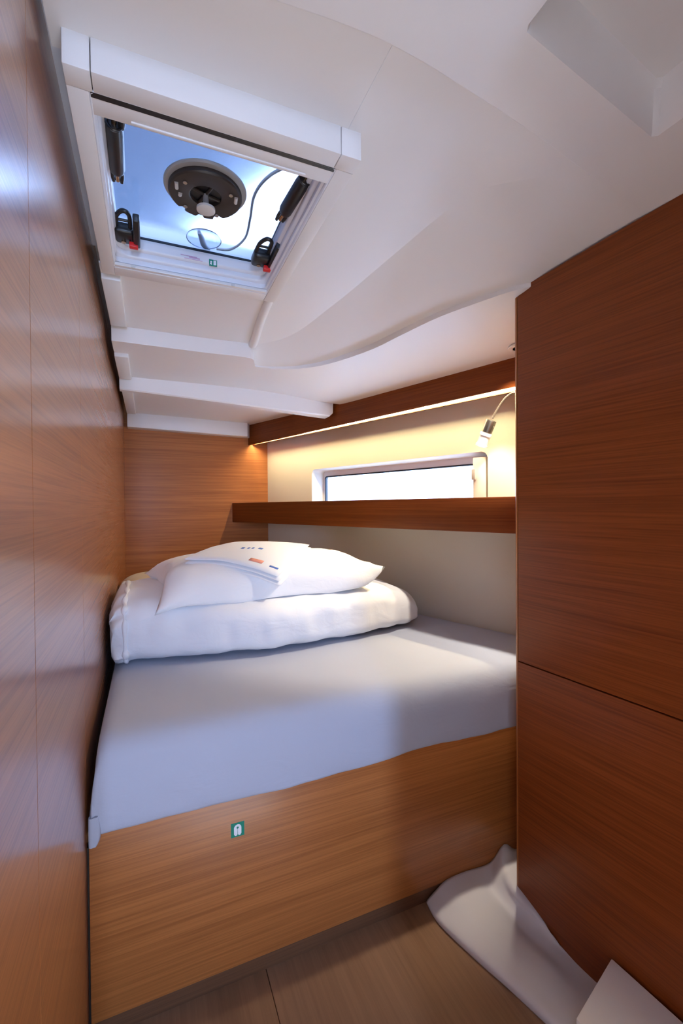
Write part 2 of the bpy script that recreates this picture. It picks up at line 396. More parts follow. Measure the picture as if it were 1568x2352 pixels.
# lip turned down to the side-deck panel, then that panel out to the valance
ezl = [1.905, 1.902, 1.898, 1.892, 1.884, 1.878, 1.872, 1.869, 1.870, 1.872, 1.875, 1.877]
lip2 = [(x, y, z) for (x, y, _), z in zip(lip, ezl)] + [(0.405, 1.888, 1.876), (0.20, 1.885, 1.876), (-0.118, 1.88, 1.876)]
outer = [tuple(Hp(s_, -0.12, z_)) for s_, z_ in ((2.95, 1.842), (2.85, 1.842), (2.7, 1.841), (2.5, 1.840), (2.3, 1.838), (2.0, 1.835), (1.75, 1.833), (1.5, 1.831), (1.25, 1.829), (1.10, 1.828), (0.98, 1.829))]
outer += [(0.72, 2.40, 1.862), (0.52, 2.40, 1.874), (0.25, 2.40, 1.878), (-0.118, 2.40, 1.878)]
L2 = crom(lip2, 5); O2 = crom(outer, 5)
L1 = Lq + [Vector((p.x, p.y, 1.934)) for p in L2[len(Lq):]]
rws = [L1, [Vector((p.x, p.y, p.z * 0.3 + q.z * 0.7)) for p, q in zip(L1, L2)]] + [blend_row for blend_row in [[blend(L2[i], O2[i], k / 8) + Vector((0, 0, 0.0)) for i in range(len(L2))] for k in range(9)]]
# round the lower corner of the rim a little
rws[2] = [p.lerp(q, 0.03) for p, q in zip(rws[2], rws[3])]
o = loft('side_deck_panel', rws, GEL, ceil); autosmooth(o, 28)
# panel behind the hatch, with its ridge
prism('headliner_panel', [(-0.118, 1.42), (0.372, 1.42), (0.385, 1.62), (0.402, 1.89), (-0.118, 1.89)], 1.934, 1.94, GEL, ceil)
tube('ridge', [(0.372, 1.42, 1.938), (0.385, 1.62, 1.934), (0.403, 1.80, 1.930), (0.408, 1.872, 1.930)], [0.016, 0.016, 0.017, 0.018], GEL, ceil, 14)
# transverse beam under the deck
def beam():
    zb = lambda x: 1.816 - 0.052 * max(0.0, (x + 0.118) / 1.10)
    xs = [-0.118, 0.2, 0.5, 0.75, 0.955, 0.975]
    rows = []
    for i, x in enumerate(xs):
        lift = 0.018 if i == len(xs) - 1 else 0.0
        z = zb(x) + lift
        yw = 0.035 + 0.035 * max(0, (x - 0.3)) / 0.65
        rows.append([(x, 2.375 + 0.02 * 0, 1.895), (x, 2.380, z + 0.006), (x, 2.386, z), (x, 2.386 + yw, z), (x, 2.395 + yw, z + 0.01), (x, 2.40 + yw, 1.895)])
    return loft('beam', rows, GEL, ceil, closed=True, caps=True, ang=40)
beam()
prism('deck_panel', [(-0.118, 2.40), (0.985, 2.40), (0.70, 3.33), (-0.118, 3.33)], lambda x, y: 1.872 - 0.03 * max(0, (x - 0.3) / 0.6), lambda x, y: 1.88 - 0.03 * max(0, (x - 0.3) / 0.6), GEL, ceil)
# aft edge moulding over the bulkhead
prism('edge_moulding', [(-0.118, 3.225), (0.66, 3.225), (0.70, 3.318), (-0.118, 3.318)], lambda x, y: 1.779 - 0.022 * (x + 0.118) / 0.8, 1.88, GEL, ceil, 0.004)
# pale pads along the left bulkhead
for y0, y1, z in ((1.478, 1.845, 1.934), (2.02, 2.355, 1.8765), (2.56, 3.19, 1.872)):
    box('spacer_pad', -0.118, -0.066, y0, y1, z - 0.016, z + 0.004, GELW, ceil, 0.003)

# ---- pale moulding between floor boards and cabinet
def floor_moulding():
    secs = []  # sections along the run: list of (x,y,z)
    A = [(0.792, 1.183, 0.0), (0.792, 1.180, 0.012), (0.822, 1.181, 0.030), (0.868, 1.184, 0.048), (0.95, 1.184, 0.050), (1.045, 1.184, 0.046), (1.105, 1.184, 0.090), (1.150, 1.183, 0.060)]
    B = [(0.786, 1.105, 0.0), (0.788, 1.103, 0.015), (0.823, 1.105, 0.028), (0.87, 1.11, 0.040), (0.94, 1.11, 0.040), (0.99, 1.11, 0.030), (1.020, 1.10, 0.052), (1.030, 1.075, 0.070)]
    D = [(0.818, 0.970, 0.0), (0.820, 0.970, 0.018), (0.855, 0.970, 0.027), (0.90, 0.97, 0.033), (0.955, 0.97, 0.028), (0.990, 0.97, 0.016), (1.028, 0.965, 0.022), (1.042, 0.955, 0.032)]
    Ee = [(0.842, 0.890, 0.0), (0.844, 0.890, 0.018), (0.880, 0.890, 0.026), (0.92, 0.89, 0.030), (0.965, 0.888, 0.026), (1.00, 0.885, 0.012), (1.035, 0.882, 0.006), (1.050, 0.88, 0.004)]
    G = [(0.870, 0.78, 0.0), (0.872, 0.78, 0.018), (0.905, 0.78, 0.022), (0.94, 0.78, 0.022), (0.98, 0.78, 0.016), (1.01, 0.78, 0.008), (1.04, 0.78, 0.003), (1.058, 0.78, 0.002)]
    I = [(0.93, 0.55, 0.0), (0.932, 0.55, 0.018), (0.95, 0.55, 0.022), (0.97, 0.55, 0.022), (1.0, 0.55, 0.016), (1.03, 0.55, 0.008), (1.06, 0.55, 0.003), (1.078, 0.55, 0.002)]
    A.append((1.21, 1.183, 0.050)); B.append((1.105, 1.090, 0.072))
    for r in (D, Ee, G, I): r.append((r[-1][0] + 0.004, r[-1][1], r[-1][2]))
    rows = [A, B, D, Ee, G, I]
    cols = [crom([r[j] for r in rows], 6) for j in range(9)]
    grid = []
    for i in range(len(cols[0])):
        grid.append(crom([tuple(cols[j][i]) for j in range(9)], 4))
    o = loft('trim_1', grid, mat('liner_gelcoat', (0.62, 0.60, 0.62), 0.5)); autosmooth(o, 60)
    thicken(o, 0.004, 0)
    return struct(o, 'white moulded liner rising between the floor boards and the cabinet')
floor_moulding()
st = struct(prism('trim_2', [(1.058, 0.762), (0.86, 0.703), (0.86, 0.28), (1.09, 0.28)], 0.0, 0.11, mat('step_gelcoat', (0.88, 0.87, 0.86), 0.45), None, 0.004), 'white raised step corner at the foot of the cabinet')

# ================================================================== FIXED FURNITURE
# ---- berth base
bed = tag(empty('berth_base', (0.5, 1.2, 0)), 'wood veneered berth base under the white mattress', 'bed base')
adopt(bed, [
    box('front_panel', -0.1355, 1.50, 1.185, 1.205, 0.0435, 0.50, WOOD_X, None, 0.0015),
    box('plinth', -0.1355, 1.50, 1.189, 1.203, 0.0, 0.043, WOOD_DARK),
    prism('berth_board', [(-0.1395, 1.206), (1.50, 1.206), (0.80, 3.30), (-0.1395, 3.30)], 0.462, 0.484, WOOD_X),
    box('corner_batten', -0.1395, -0.1360, 1.188, 1.20, 0.0, 0.46, DARKGAP),
])
# ---- life jacket sticker
def sticker():
    x0, x1, z0, z1, y = 0.189, 0.2235, 0.3865, 0.4235, 1.1846
    r = tag(empty('life_jacket_sign', (0.206, 1.1849, 0.3865)), 'small green square sticker with a white life vest symbol on the berth base', 'sticker')
    parts = [box('background', x0, x1, y - 0.0004, y + 0.0004, z0, z1, GREEN)]
    cx = (x0 + x1) / 2; w = 0.0096; zt = z1 - 0.0045; zb = z0 + 0.0035
    def half(sgn):
        pts = [(cx + sgn * 0.0006, zb + 0.003), (cx + sgn * 0.003, zb), (cx + sgn * 0.0065, zb), (cx + sgn * w, zb + 0.004), (cx + sgn * w, zt - 0.010)]
        for k in range(7):
            a = math.radians(0 + 90 * k / 6); pts.append((cx + sgn * w * math.cos(a), zt - 0.0095 + 0.0095 * math.sin(a)))
        pts += [(cx, zt - 0.0055)]
        for k in range(7):
            a = math.radians(90 - 180 * k / 6); pts.append((cx + sgn * (0.0003 + 0.0026 * math.cos(a)), zt - 0.0085 + 0.003 * math.sin(a)))
        return pts
    for sgn in (1, -1):
        p = half(sgn)
        vs = [(x, y - 0.0007, z) for x, z in p] + [(x, y - 0.0003, z) for x, z in p]; n = len(p)
        parts.append(obj('vest_symbol', vs, [tuple(range(n)), tuple(range(n, 2 * n))] + [(i, (i + 1) % n, n + (i + 1) % n, n + i) for i in range(n)], WHITE))
    adopt(r, parts)
sticker()

# ---- right-hand cabinet: local x runs towards the photographer, local y outboard
CO = Vector((1.037, 1.064, 0)); CV = Vector((0.0896, -0.996, 0)); CROT = math.atan2(CV.y, CV.x)
cab = tag(empty('cabinet', tuple(CO)), 'tall dark reddish wood wardrobe with two flush fronts on the right', 'cabinet'); cab.rotation_euler[2] = CROT
def cab_part(o): o.parent = cab; return o
def post():
    prof = [(0.0125, 0.30)]
    for k in range(9):
        a = math.radians(180 + 90 * k / 8); prof.append((0.012 + 0.012 * math.cos(a), 0.012 + 0.012 * math.sin(a)))
    prof = [(0.0, 0.02)] + prof[1:] + [(0.0125, 0.0), (0.0125, 0.35), (0.0, 0.35)]
    o = prism('corner_post', prof, 0.0, 1.9030, WOOD_Z); autosmooth(o, 30); return cab_part(o)
post()
cab_part(prism('upper_door', [(0.0150, 0.0), (0.30, 0.0), (0.60, 0.0), (1.06, 0.0), (1.06, 0.018), (0.60, 0.018), (0.30, 0.018), (0.0150, 0.018)], 0.7735, lambda x, y: min(1.934, 1.9035 + 0.055 * x), WOOD_CAB, None, 0.0008))
cab_part(box('lower_panel', 0.0130, 1.06, 0.0, 0.018, 0.0, 0.7695, WOOD_CAB, None, 0.0008))
cab_part(box('carcass', 0.013, 1.06, 0.022, 0.34, 0.0, 1.90, DARKGAP))

# ---- shelf along the hull
sh = tag(empty('shelf', tuple(H0)), 'long wood shelf with deep fascia under the hull window', 'shelf'); sh.rotation_euler[2] = HROT
for o in (box('fascia', -0.086, 2.10, -0.25, -0.228, 1.145, 1.2835, WOOD_TRIM, None, 0.003),
          box('shelf_board', -0.07, 2.10, -0.2275, -0.001, 1.156, 1.172, WOOD_TRIM, None)):
    o.parent = sh
# ---- valance with the light strip
va = tag(empty('light_valance', tuple(H0)), 'dark wood valance board along the top of the hull side', 'valance'); va.rotation_euler[2] = HROT
def fascia():
    pts = [(-0.042, 1.708, 1.868), (0.5, 1.7125, 1.868), (0.93, 1.716, 1.866), (0.98, 1.7165, 1.832), (1.98, 1.7225, 1.842), (2.3, 1.724, 1.845)]
    rows = [[(s, -0.138, z0), (s, -0.1365, z0 - 0.001), (s, -0.124, z0 - 0.001), (s, -0.1225, z0), (s, -0.1225, z1), (s, -0.138, z1)] for s, z0, z1 in pts]
    return loft('fascia', rows, WOOD_TRIM, None, closed=True, caps=True, ang=40)
fascia().parent = va
u_ = box('soffit_board', -0.03, 2.3, -0.1215, -0.001, 1.736, 1.752, WOOD_TRIM); u_.parent = va
li_ = box('led_lip', -0.03, 2.3, -0.1085, -0.1065, 1.7100, 1.7355, WOOD_TRIM); li_.parent = va
led = tag(box('led_strip', 0.0, 2.25, -0.1205, -0.1115, 1.7155, 1.7245, LEDM, None, 0, 1, tuple(H0), HROT), 'glowing warm white LED strip behind the valance board', 'light')

# ---- recessed downlight over the berth, its rim just showing beside the wardrobe
dlr = tag(empty('downlight', (1.290, 1.285, 1.846)), 'small recessed ceiling downlight beside the wardrobe top', 'light')
adopt(dlr, [lathe('rim', [(0.030, 0.0), (0.046, 0.0), (0.048, 0.003), (0.046, 0.008), (0.030, 0.008), (0.030, 0.0)], (1.290, 1.285, 1.8385), (0, 0, 1), GELW, None, 40)])

# ---- reading lamp
def reading_lamp():
    r = tag(empty('reading_lamp', tuple(Hp(2.0, -0.10, 1.70))), 'slim flexible reading lamp with metal head beside the wardrobe', 'lamp')
    P = lambda s, z, t=-0.12: tuple(Hp(s, t, z))
    top = Vector(P(1.893, 1.606)); end = Vector(P(1.838, 1.492)); d = (end - top).normalized(); Ln = (end - top).length
    parts = [tube('flexible_arm', [P(2.11, 1.672, -0.016), P(2.07, 1.694, -0.055), P(2.01, 1.706, -0.100), P(1.965, 1.694), P(1.925, 1.655), P(1.896, 1.612)], [0.0048, 0.0048, 0.0048, 0.0044, 0.0040, 0.0045], ARMM, None, 12),
             lathe('head', [(0.004, -0.002), (0.0205, 0.0), (0.0215, 0.002), (0.0215, 0.052), (0.020, 0.054)], top, d, HEADM),
             lathe('glass_sleeve', [(0.0225, 0.0545), (0.0245, 0.056), (0.0245, 0.066), (0.0225, 0.068), (0.0225, 0.104), (0.0250, 0.106), (0.0250, 0.114), (0.018, 0.116), (0.017, 0.110)], top, d, FROST),
             lathe('switch', [(0.004, 0.0), (0.0045, 0.001), (0.0045, 0.005), (0.003, 0.006)], top + d * 0.03 + HU * 0.0185, HU, METAL, None, 16),
             lathe('wall_mount', [(0.018, 0.0), (0.018, 0.012), (0.012, 0.016)], Vector(P(2.11, 1.672, -0.001)), -HN, METAL)]
    # small print along the sleeve
    adopt(r, parts)
reading_lamp()

# ================================================================== HATCH
hx0, hx1, hy0, hy1 = -0.080, 0.352, 0.830, 1.402
ox0, ox1, oy0, oy1 = -0.112, 0.388, 0.791, 1.448
hatch = tag(empty('deck_hatch', (0.138, 1.118, 1.921)), 'square deck hatch with pale trim frame and tinted pane over the berth', 'hatch')
hp = []
g = 0.0006
def fr(name, x0, x1, y0, y1): hp.append(box(name, x0, x1, y0, y1, 1.921, 1.975, FRAME, None, 0.0016, 2))
fr('frame_corner', ox0, hx0 - g + 0.006, oy0, hy0 - 0.0)
fr('frame_corner', hx1 - 0.006 + g, ox1, oy0, hy0 - 0.0)
fr('frame_rail', hx0 + 0.006 + g, hx1 - 0.006 - g, oy0, hy0 - 0.001)
fr('frame_rail', ox0, hx0, hy0 + g, oy1)
fr('frame_rail', hx1, ox1, hy0 + g, oy1)
fr('frame_rail', hx0 + g, hx1 - g, hy1, oy1)
# ribbed white well
prof = [(1.9225, 0.000), (1.934, 0.001), (1.936, 0.006), (1.9375, 0.006), (1.950, 0.004), (1.953, 0.011), (1.956, 0.012), (1.970, 0.010), (1.974, 0.017), (1.977, 0.018), (1.992, 0.016), (2.002, 0.020)]
rows = []
for z, ins in prof:
    rr = 0.006 + ins * 2.2
    rows.append([(x, y, z) for x, y in rrect(hx0 + ins * 0.6, hx1 - ins, hy0 + ins, hy1 - ins, rr, 8)])
w_ = loft('well', rows, LINER, None, closed=True, ang=60); thicken(w_, 0.003, -1.0)
hp.append(w_)
hp.append(box('blind_slot', hx0 + 0.002, hx1 - 0.002, 0.8305, 0.8410, 1.9222, 1.931, BLACK))
hp.append(box('blind_bar', hx0 + 0.001, hx1 - 0.001, 0.8412, 0.8775, 1.9225, 1.934, FRAME, None, 0.002))
hp.append(box('blind_grip', -0.02, 0.30, 0.866, 0.872, 1.9195, 1.924, FRAME, None, 0.002))
hp.append(box('screen_bar', hx0 + 0.001, hx1 - 0.001, 1.390, 1.4015, 1.9225, 1.932, FRAME, None, 0.002))
for x in (-0.035, 0.24): hp.append(box('clip', x, x + 0.01, 1.386, 1.3905, 1.9215, 1.929, LGREY, None, 0.001))
# lid: gasket and acrylic pane
def flat_ring(name, o4, i4, ro, ri, z0, z1, m):
    a = rrect(*o4, ro, 6); b = rrect(*i4, ri, 6)
    return loft(name, [[(x, y, z0) for x, y in a], [(x, y, z0) for x, y in b], [(x, y, z1) for x, y in b], [(x, y, z1) for x, y in a], [(x, y, z0) for x, y in a]], m, None, closed=True, ang=30)
hp.append(flat_ring('gasket', (hx0 - 0.02, hx1 + 0.02, hy0 - 0.02, hy1 + 0.02), (hx0 + 0.014, hx1 - 0.023, hy0 + 0.02, hy1 - 0.023), 0.02, 0.025, 2.0025, 2.008, GASKET))
hp.append(box('acrylic_pane', hx0 - 0.04, hx1 + 0.04, hy0 - 0.04, hy1 + 0.04, 2.0085, 2.0185, HATCHGLASS))
hp.append(flat_ring('leak_block_coaming', (-0.19, 0.46, 0.74, 1.50), (hx0 + 0.004, hx1 - 0.004, hy0 + 0.004, hy1 - 0.004), 0.02, 0.02, 2.020, 2.062, LINER))  # ring added to block daylight leaking in outside the well
adopt(hatch, hp)

# ventilator on the pane
vent = tag(empty('ventilator', (0.135, 1.118, 1.985)), 'round dark ventilator with grey centre button in the hatch pane', 'ventilator')
def vent_disc():
    cx, cy = 0.135, 1.118
    n = 96; ri, ro = 0.036, 0.084
    notch = lambda a: 0.010 if (abs((math.degrees(a) % 360) - 62) < 7 or abs((math.degrees(a) % 360) - 95) < 6 or abs((math.degrees(a) % 360) - 128) < 5) else 0.0
    def ring(r, z, nt=False): return [(cx + (r - (notch(2 * math.pi * k / n) if nt else 0)) * math.cos(2 * math.pi * k / n), cy + (r - (notch(2 * math.pi * k / n) if nt else 0)) * math.sin(2 * math.pi * k / n), z) for k in range(n)]
    rows = [ring(ri, 2.006), ring(ri, 1.992), ring(ri + 0.003, 1.990), ring(ro - 0.003, 1.990, True), ring(ro, 1.993, True), ring(ro, 2.006, True), ring(ri, 2.006)]
    a = loft('flange', rows, BROWN, None, closed=True, ang=35)
    parts = [a]
    parts.append(lathe('rim', [(0.092, 0), (0.0945, 0.003), (0.0945, 0.006), (0.086, 0.006)], (cx, cy - 0.004, 2.002), (0, 0, 1), GREYP, None, 64))
    parts.append(lathe('throat', [(0.036, 0.0), (0.036, 0.003)], (cx, cy, 1.9995), (0, 0, 1), BLACK, None, 40))
    for k in range(4):
        aa = math.radians(20 + 90 * k)
        parts.append(tube('spoke', [(cx + 0.006 * math.cos(aa), cy + 0.006 * math.sin(aa), 1.996), (cx + 0.0355 * math.cos(aa), cy + 0.0355 * math.sin(aa), 1.998)], 0.004, BROWN, None, 8, 2))
    parts.append(lathe('stem', [(0.007, 0.0), (0.006, 0.030)], (cx, cy, 1.966), (0, 0, 1), GREYP, None, 16))
    parts.append(lathe('button', [(0.018, 0.0), (0.0215, 0.002), (0.0215, 0.007), (0.012, 0.009)], (cx, cy, 1.957), (0, 0, 1), LGREY, None, 32))
    for ang_, rr in ((215, 0.060), (330, 0.062), (130, 0.066), (60, 0.066)):
        aa = math.radians(ang_); parts.append(lathe('screw', [(0.0045, 0.0), (0.005, 0.001), (0.004, 0.003)], (cx + rr * math.cos(aa), cy + rr * math.sin(aa), 1.9875), (0, 0, 1), METAL, None, 14))
    for ang_, rr, ln in ((195, 0.069, 0.013), (345, 0.070, 0.013), (170, 0.058, 0.006)):
        aa = math.radians(ang_); px, py = cx + rr * math.cos(aa), cy + rr * math.sin(aa)
        parts.append(tube('slot', [(px - 0.3 * ln * math.sin(aa), py + ln * 0.8, 1.9895), (px + 0.3 * ln * math.sin(aa), py - ln * 0.8, 1.9895)], 0.0042, LGREY, None, 10, 2))
    sub(a, [p for p in parts if p.name.split('.')[0] in ('screw', 'slot')]); adopt(vent, [p for p in parts if p.name.split('.')[0] not in ('screw', 'slot')])
vent_disc()

# latches
def latch(loc, sgn, label):
    r = tag(empty('hatch_latch', loc), label, 'latch', 'hatch latches')
    X, Y, Z = loc
    k = 1.35
    def B(n, x0, x1, y0, y1, z0, z1, m, b, sg=2): return box(n, X + x0 * k, X + x1 * k, Y + y0 * k, Y + y1 * k, Z + z0 * k, Z + z1 * k, m, None, b, sg)
    q = lambda a, b, c: (X + a * k, Y + b * k, Z + c * k)
    ps = [B('mount', -sgn * 0.020 - 0.009, -sgn * 0.020 + 0.009, -0.014, 0.020, -0.006, 0.012, BLACK, 0.004),
          B('body', -0.019, 0.016, -0.020, 0.024, -0.014, 0.008, BLACK, 0.009, 3),
          B('lever', 0.014, 0.026, -0.074, 0.018, -0.020, -0.004, BLACK, 0.004, 3),
          tube('loop', [q(-0.016, -0.016, -0.002), q(-0.014, -0.045, 0.0), q(-0.003, -0.062, 0.002), q(0.008, -0.056, 0.0), q(0.009, -0.018, -0.002)], 0.0055, BLACK, None, 10),
          tube('loop_bar', [q(-0.013, -0.036, 0), q(0.009, -0.036, 0)], 0.0035, BLACK, None, 8, 2),
          B('red_button', 0.006, 0.022, 0.004, 0.016, -0.0245, -0.015, RED, 0.002),
          lathe('pivot', [(0.006, 0), (0.006, 0.004)], q(-0.004, 0.012, -0.0165), (0, 0, 1), BRASS, None, 14)]
    adopt(r, ps[:3] + [ps[3]]); sub(ps[2], [ps[5]]); sub(ps[3], [ps[4]]); sub(ps[1], [ps[6]])
latch((-0.046, 1.318, 1.980), 1, 'black hatch latch with red button at the left corner of the hatch')
latch((0.312, 1.300, 1.982), -1, 'black hatch latch with red button at the right corner of the hatch')
# gas struts
def strut(a, b, label):
    a = Vector(a); b = Vector(b); d = (b - a).normalized(); L_ = (b - a).length; x = d.cross(Vector((0, 0, 1))).normalized()
    r = tag(empty('gas_strut', tuple(a)), label, 'strut', 'hatch gas struts')
    ps = [lathe('cylinder', [(0.010, 0.03), (0.015, 0.034), (0.0165, 0.05), (0.0165, L_ - 0.045), (0.0145, L_ - 0.036), (0.009, L_ - 0.034)], a, d, BLACK, None, 20),
          lathe('rod', [(0.0048, -0.012), (0.0048, L_)], a, d, BRASS, None, 14),
          tube('end_bracket', [a + x * 0.012 + d * 0.035, a + x * 0.014 + d * 0.01, a + x * 0.016 - d * 0.012 + Vector((0, 0, 0.012))], 0.007, BLACK, None, 10, 4)]
    for s in (1, -1):
        ps.append(tube('fork', [a + d * (L_ - 0.045) + x * s * 0.009, a + d * (L_ - 0.018) + x * s * 0.010, a + d * (L_ + 0.004) + x * s * 0.008], 0.0042, BLACK, None, 8, 3))
    ps.append(tube('stop_ring', [a + d * 0.030 + (x * math.cos(q) + Vector((0, 0, 1)) * math.sin(q)) * 0.014 for q in [k * math.pi / 6 for k in range(13)]], 0.0025, BLACK, None, 6, 2))
    adopt(r, [p for p in ps if p.name.split('.')[0] not in ('fork', 'stop_ring')]); sub(ps[0], [p for p in ps if p.name.split('.')[0] in ('fork', 'stop_ring')])
strut((-0.050, 0.925, 1.978), (-0.054, 1.128, 1.985), 'black gas strut along the left edge of the hatch')
strut((0.332, 0.925, 1.980), (0.318, 1.122, 1.985), 'black gas strut along the right edge of the hatch')
# exit sign and warning print on the well
es = tag(empty('exit_sign', (0.1855, 1.388, 1.963)), 'tiny green emergency exit sticker on the white hatch well', 'sticker')
ys = 1.3800
def flatpoly(name, pts, y, m):
    n = len(pts); vs = [(x, y - 0.0004, z) for x, z in pts] + [(x, y + 0.0004, z) for x, z in pts]
    return obj(name, vs, [tuple(range(n)), tuple(range(n, 2 * n))] + [(i, (i + 1) % n, n + (i + 1) % n, n + i) for i in range(n)], m)
adopt(es, [flatpoly('background', [(0.174, 1.966), (0.197, 1.966), (0.197, 1.985), (0.174, 1.985)], ys, GREEN),
           flatpoly('door_symbol', [(0.1865, 1.969), (0.1945, 1.970), (0.1945, 1.983), (0.1865, 1.983)], ys - 0.0006, WHITE),
           flatpoly('runner_symbol', [(0.1755, 1.969), (0.1785, 1.972), (0.180, 1.969), (0.1825, 1.971), (0.1805, 1.975), (0.183, 1.978), (0.180, 1.981), (0.177, 1.979), (0.178, 1.976)], ys - 0.0006, WHITE)])
wp = tag(empty('warning_sticker', (0.125, 1.388, 1.965)), 'narrow faded pink warning sticker on the white hatch well', 'sticker')
adopt(wp, [flatpoly('printed_line', [(x, z0), (x + w, z0), (x + w, z0 + h), (x, z0 + h)], ys, PINKINK) for x, z0, w, h in ((0.095, 1.9815, 0.045, 0.0016), (0.118, 1.9775, 0.030, 0.0032), (0.105, 1.9735, 0.050, 0.0014))])

# ---- things on deck, seen through the hatch
bm_ = tag(empty('deck_cable', (0.25, 1.2, 2.02)), 'dark cable curving across the deck above the hatch', 'cable')
adopt(bm_, [tube('cord', [(0.36, 0.94, 2.0225), (0.297, 0.985, 2.0225), (0.262, 1.04, 2.0225), (0.249, 1.11, 2.0225), (0.258, 1.20, 2.0225), (0.262, 1.29, 2.0225), (0.235, 1.36, 2.0225), (0.195, 1.375, 2.0225)], 0.0035, GREYP, None, 10)])
dk = tag(empty('deck_fitting', (0.16, 1.35, 2.02)), 'clear round deck fitting with bent lever above the hatch pane', 'fitting')
adopt(dk, [lathe('dome', [(0.048, 0.0), (0.046, 0.004), (0.030, 0.006)], (0.155, 1.335, 2.019), (0, 0, 1), frosted_pane('clear_plastic', (0.9, 0.93, 1.0), 0.1), None, 40),
           tube('lever', [(0.140, 1.315, 2.027), (0.150, 1.345, 2.03), (0.160, 1.375, 2.028), (0.178, 1.388, 2.026)], [0.005, 0.008, 0.008, 0.004], GREYP, None, 12)])
# canvas awning stretched over the deck
CANV = mat('canvas', (0.10, 0.125, 0.17), 0.9)
def canopy():
    rows = []
    for i in range(13):
        s = i / 12; row = []
        for j in range(9):
            t = j / 8
            x = -2.2 + s * (2.55 + 0.0); y = -0.2 + t * 4.4
            edge_x = 0.62 - 0.42 * (t * 4.4 - 0.2 - 1.6) / 0.8
            x = -2.4 + s * (max(-0.6, min(1.4, edge_x)) + 2.4)
            row.append((x, y, 2.62 + 0.10 * math.sin(s * math.pi)))
        rows.append(row)
    o = loft('awning', rows, CANV); thicken(o, 0.004)
    return tag(o, 'blue grey canvas awning over the deck, seen through the hatch', 'awning')
canopy()

# ================================================================== BEDDING
def nz(x, y, z, s): return noise.noise(Vector((x * s, y * s, z * s)))
def mattress():
    XL = -0.123
    xr = lambda y: 0.825 + 0.34 * (3.31 - y) - 0.014
    # path over the mattress: (y, z) from the head along the top and down the front
    path = [(3.29, 0.50), (3.29, 0.68), (3.275, 0.70)] + [(3.25 - k * 0.09, 0.705) for k in range(22)]
    path += [(1.272, 0.7045), (1.245, 0.702), (1.222, 0.696), (1.204, 0.685), (1.192, 0.670), (1.184, 0.652), (1.180, 0.632), (1.177, 0.61), (1.1755, 0.585), (1.175, 0.56), (1.175, 0.535), (1.176, 0.51), (1.178, 0.495), (1.1805, 0.489), (1.187, 0.4865), (1.215, 0.4865)]
    ins = [(0.0, -0.20), (0.0, -0.10), (0.001, -0.05), (0.005, -0.025), (0.013, -0.010), (0.026, -0.003)]
    rows = []
    for (y, z) in path:
        R = xr(y); row = []
        front = y < 1.30
        nI = 96
        cols = [(XL + a, b) for a, b in ins] + [(XL + 0.04 + (R - XL - 0.08) * k / nI, 0.0) for k in range(nI + 1)] + [(R - a, b) for a, b in reversed(ins)]
        for x, dz in cols:
            zz = max(0.4865, z + dz * (1 if z > 0.66 else max(0.0, (z - 0.4865) / 0.18)))
            yy = y
            if front:
                lowness = min(1.0, max(0.0, (0.69 - z) / 0.15))
                w = 0.0035 * nz(x * 0.8, z, 0, 7) + 0.0022 * nz(x * 0.6 + z * 0.9, z * 2.2, 4, 15)
                # diagonal drag lines at the middle of the hem
                w += 0.0035 * math.exp(-((x - 0.42) / 0.25) ** 2) * math.sin((z * 70 + x * 16)) * max(0, (0.58 - z) / 0.09) if z < 0.58 else 0
                # gathers near the left corner
                w += 0.005 * math.exp(-((x - XL) / 0.035) ** 2) * math.sin((x - XL) * 330) * lowness
                yy -= w * lowness + 0.001
                if abs(dz) > 0 and x < 0: x -= 0.0105 * min(1.0, max(0.0, (0.675 - z) / 0.11)) ** 0.7
                if abs(dz) > 0: yy += 0.012 * min(1.0, abs(dz) / 0.05) * lowness
                if z < 0.50: zz += 0.004 * nz(x, 0, 2, 5) + 0.0025 * nz(x, 1, 0, 13) - 0.004 * math.exp(-((x - 0.45) / 0.2) ** 2) + (0.010 * math.exp(-((x - 0.80) / 0.12) ** 2))
            elif dz == 0:
                zz += 0.004 * nz(x, y, 3, 3.2) + 0.0012 * nz(x * 2.0, y, 6, 9)
            row.append((x, yy, zz))
        rows.append(row)
    o = loft('mattress', rows, SHEET, None, ang=75)
    tag(o, 'white sheeted mattress filling the berth', 'mattress')
    rr = []
    for k in range(7):
        t = k / 6; z = 0.535 - t * 0.068; wdt = 0.022 + 0.008 * t - 0.012 * t ** 4
        yb = 1.176 - 0.004 * math.sin(t * 3)
        rr.append([(-0.1345, yb + 0.008, z), (-0.1345, yb - 0.001, z), (-0.1345 + wdt * 0.3, yb - 0.004, z), (-0.1345 + wdt * 0.55, yb - 0.001, z - 0.001), (-0.1345 + wdt * 0.8, yb - 0.003, z), (-0.1345 + wdt, yb + 0.002, z + 0.002), (-0.1345 + wdt * 0.9, yb + 0.008, z)])
    loft('sheet_tail', rr, SHEET, o, closed=True, caps=True, ang=70)
    return o
mattress()

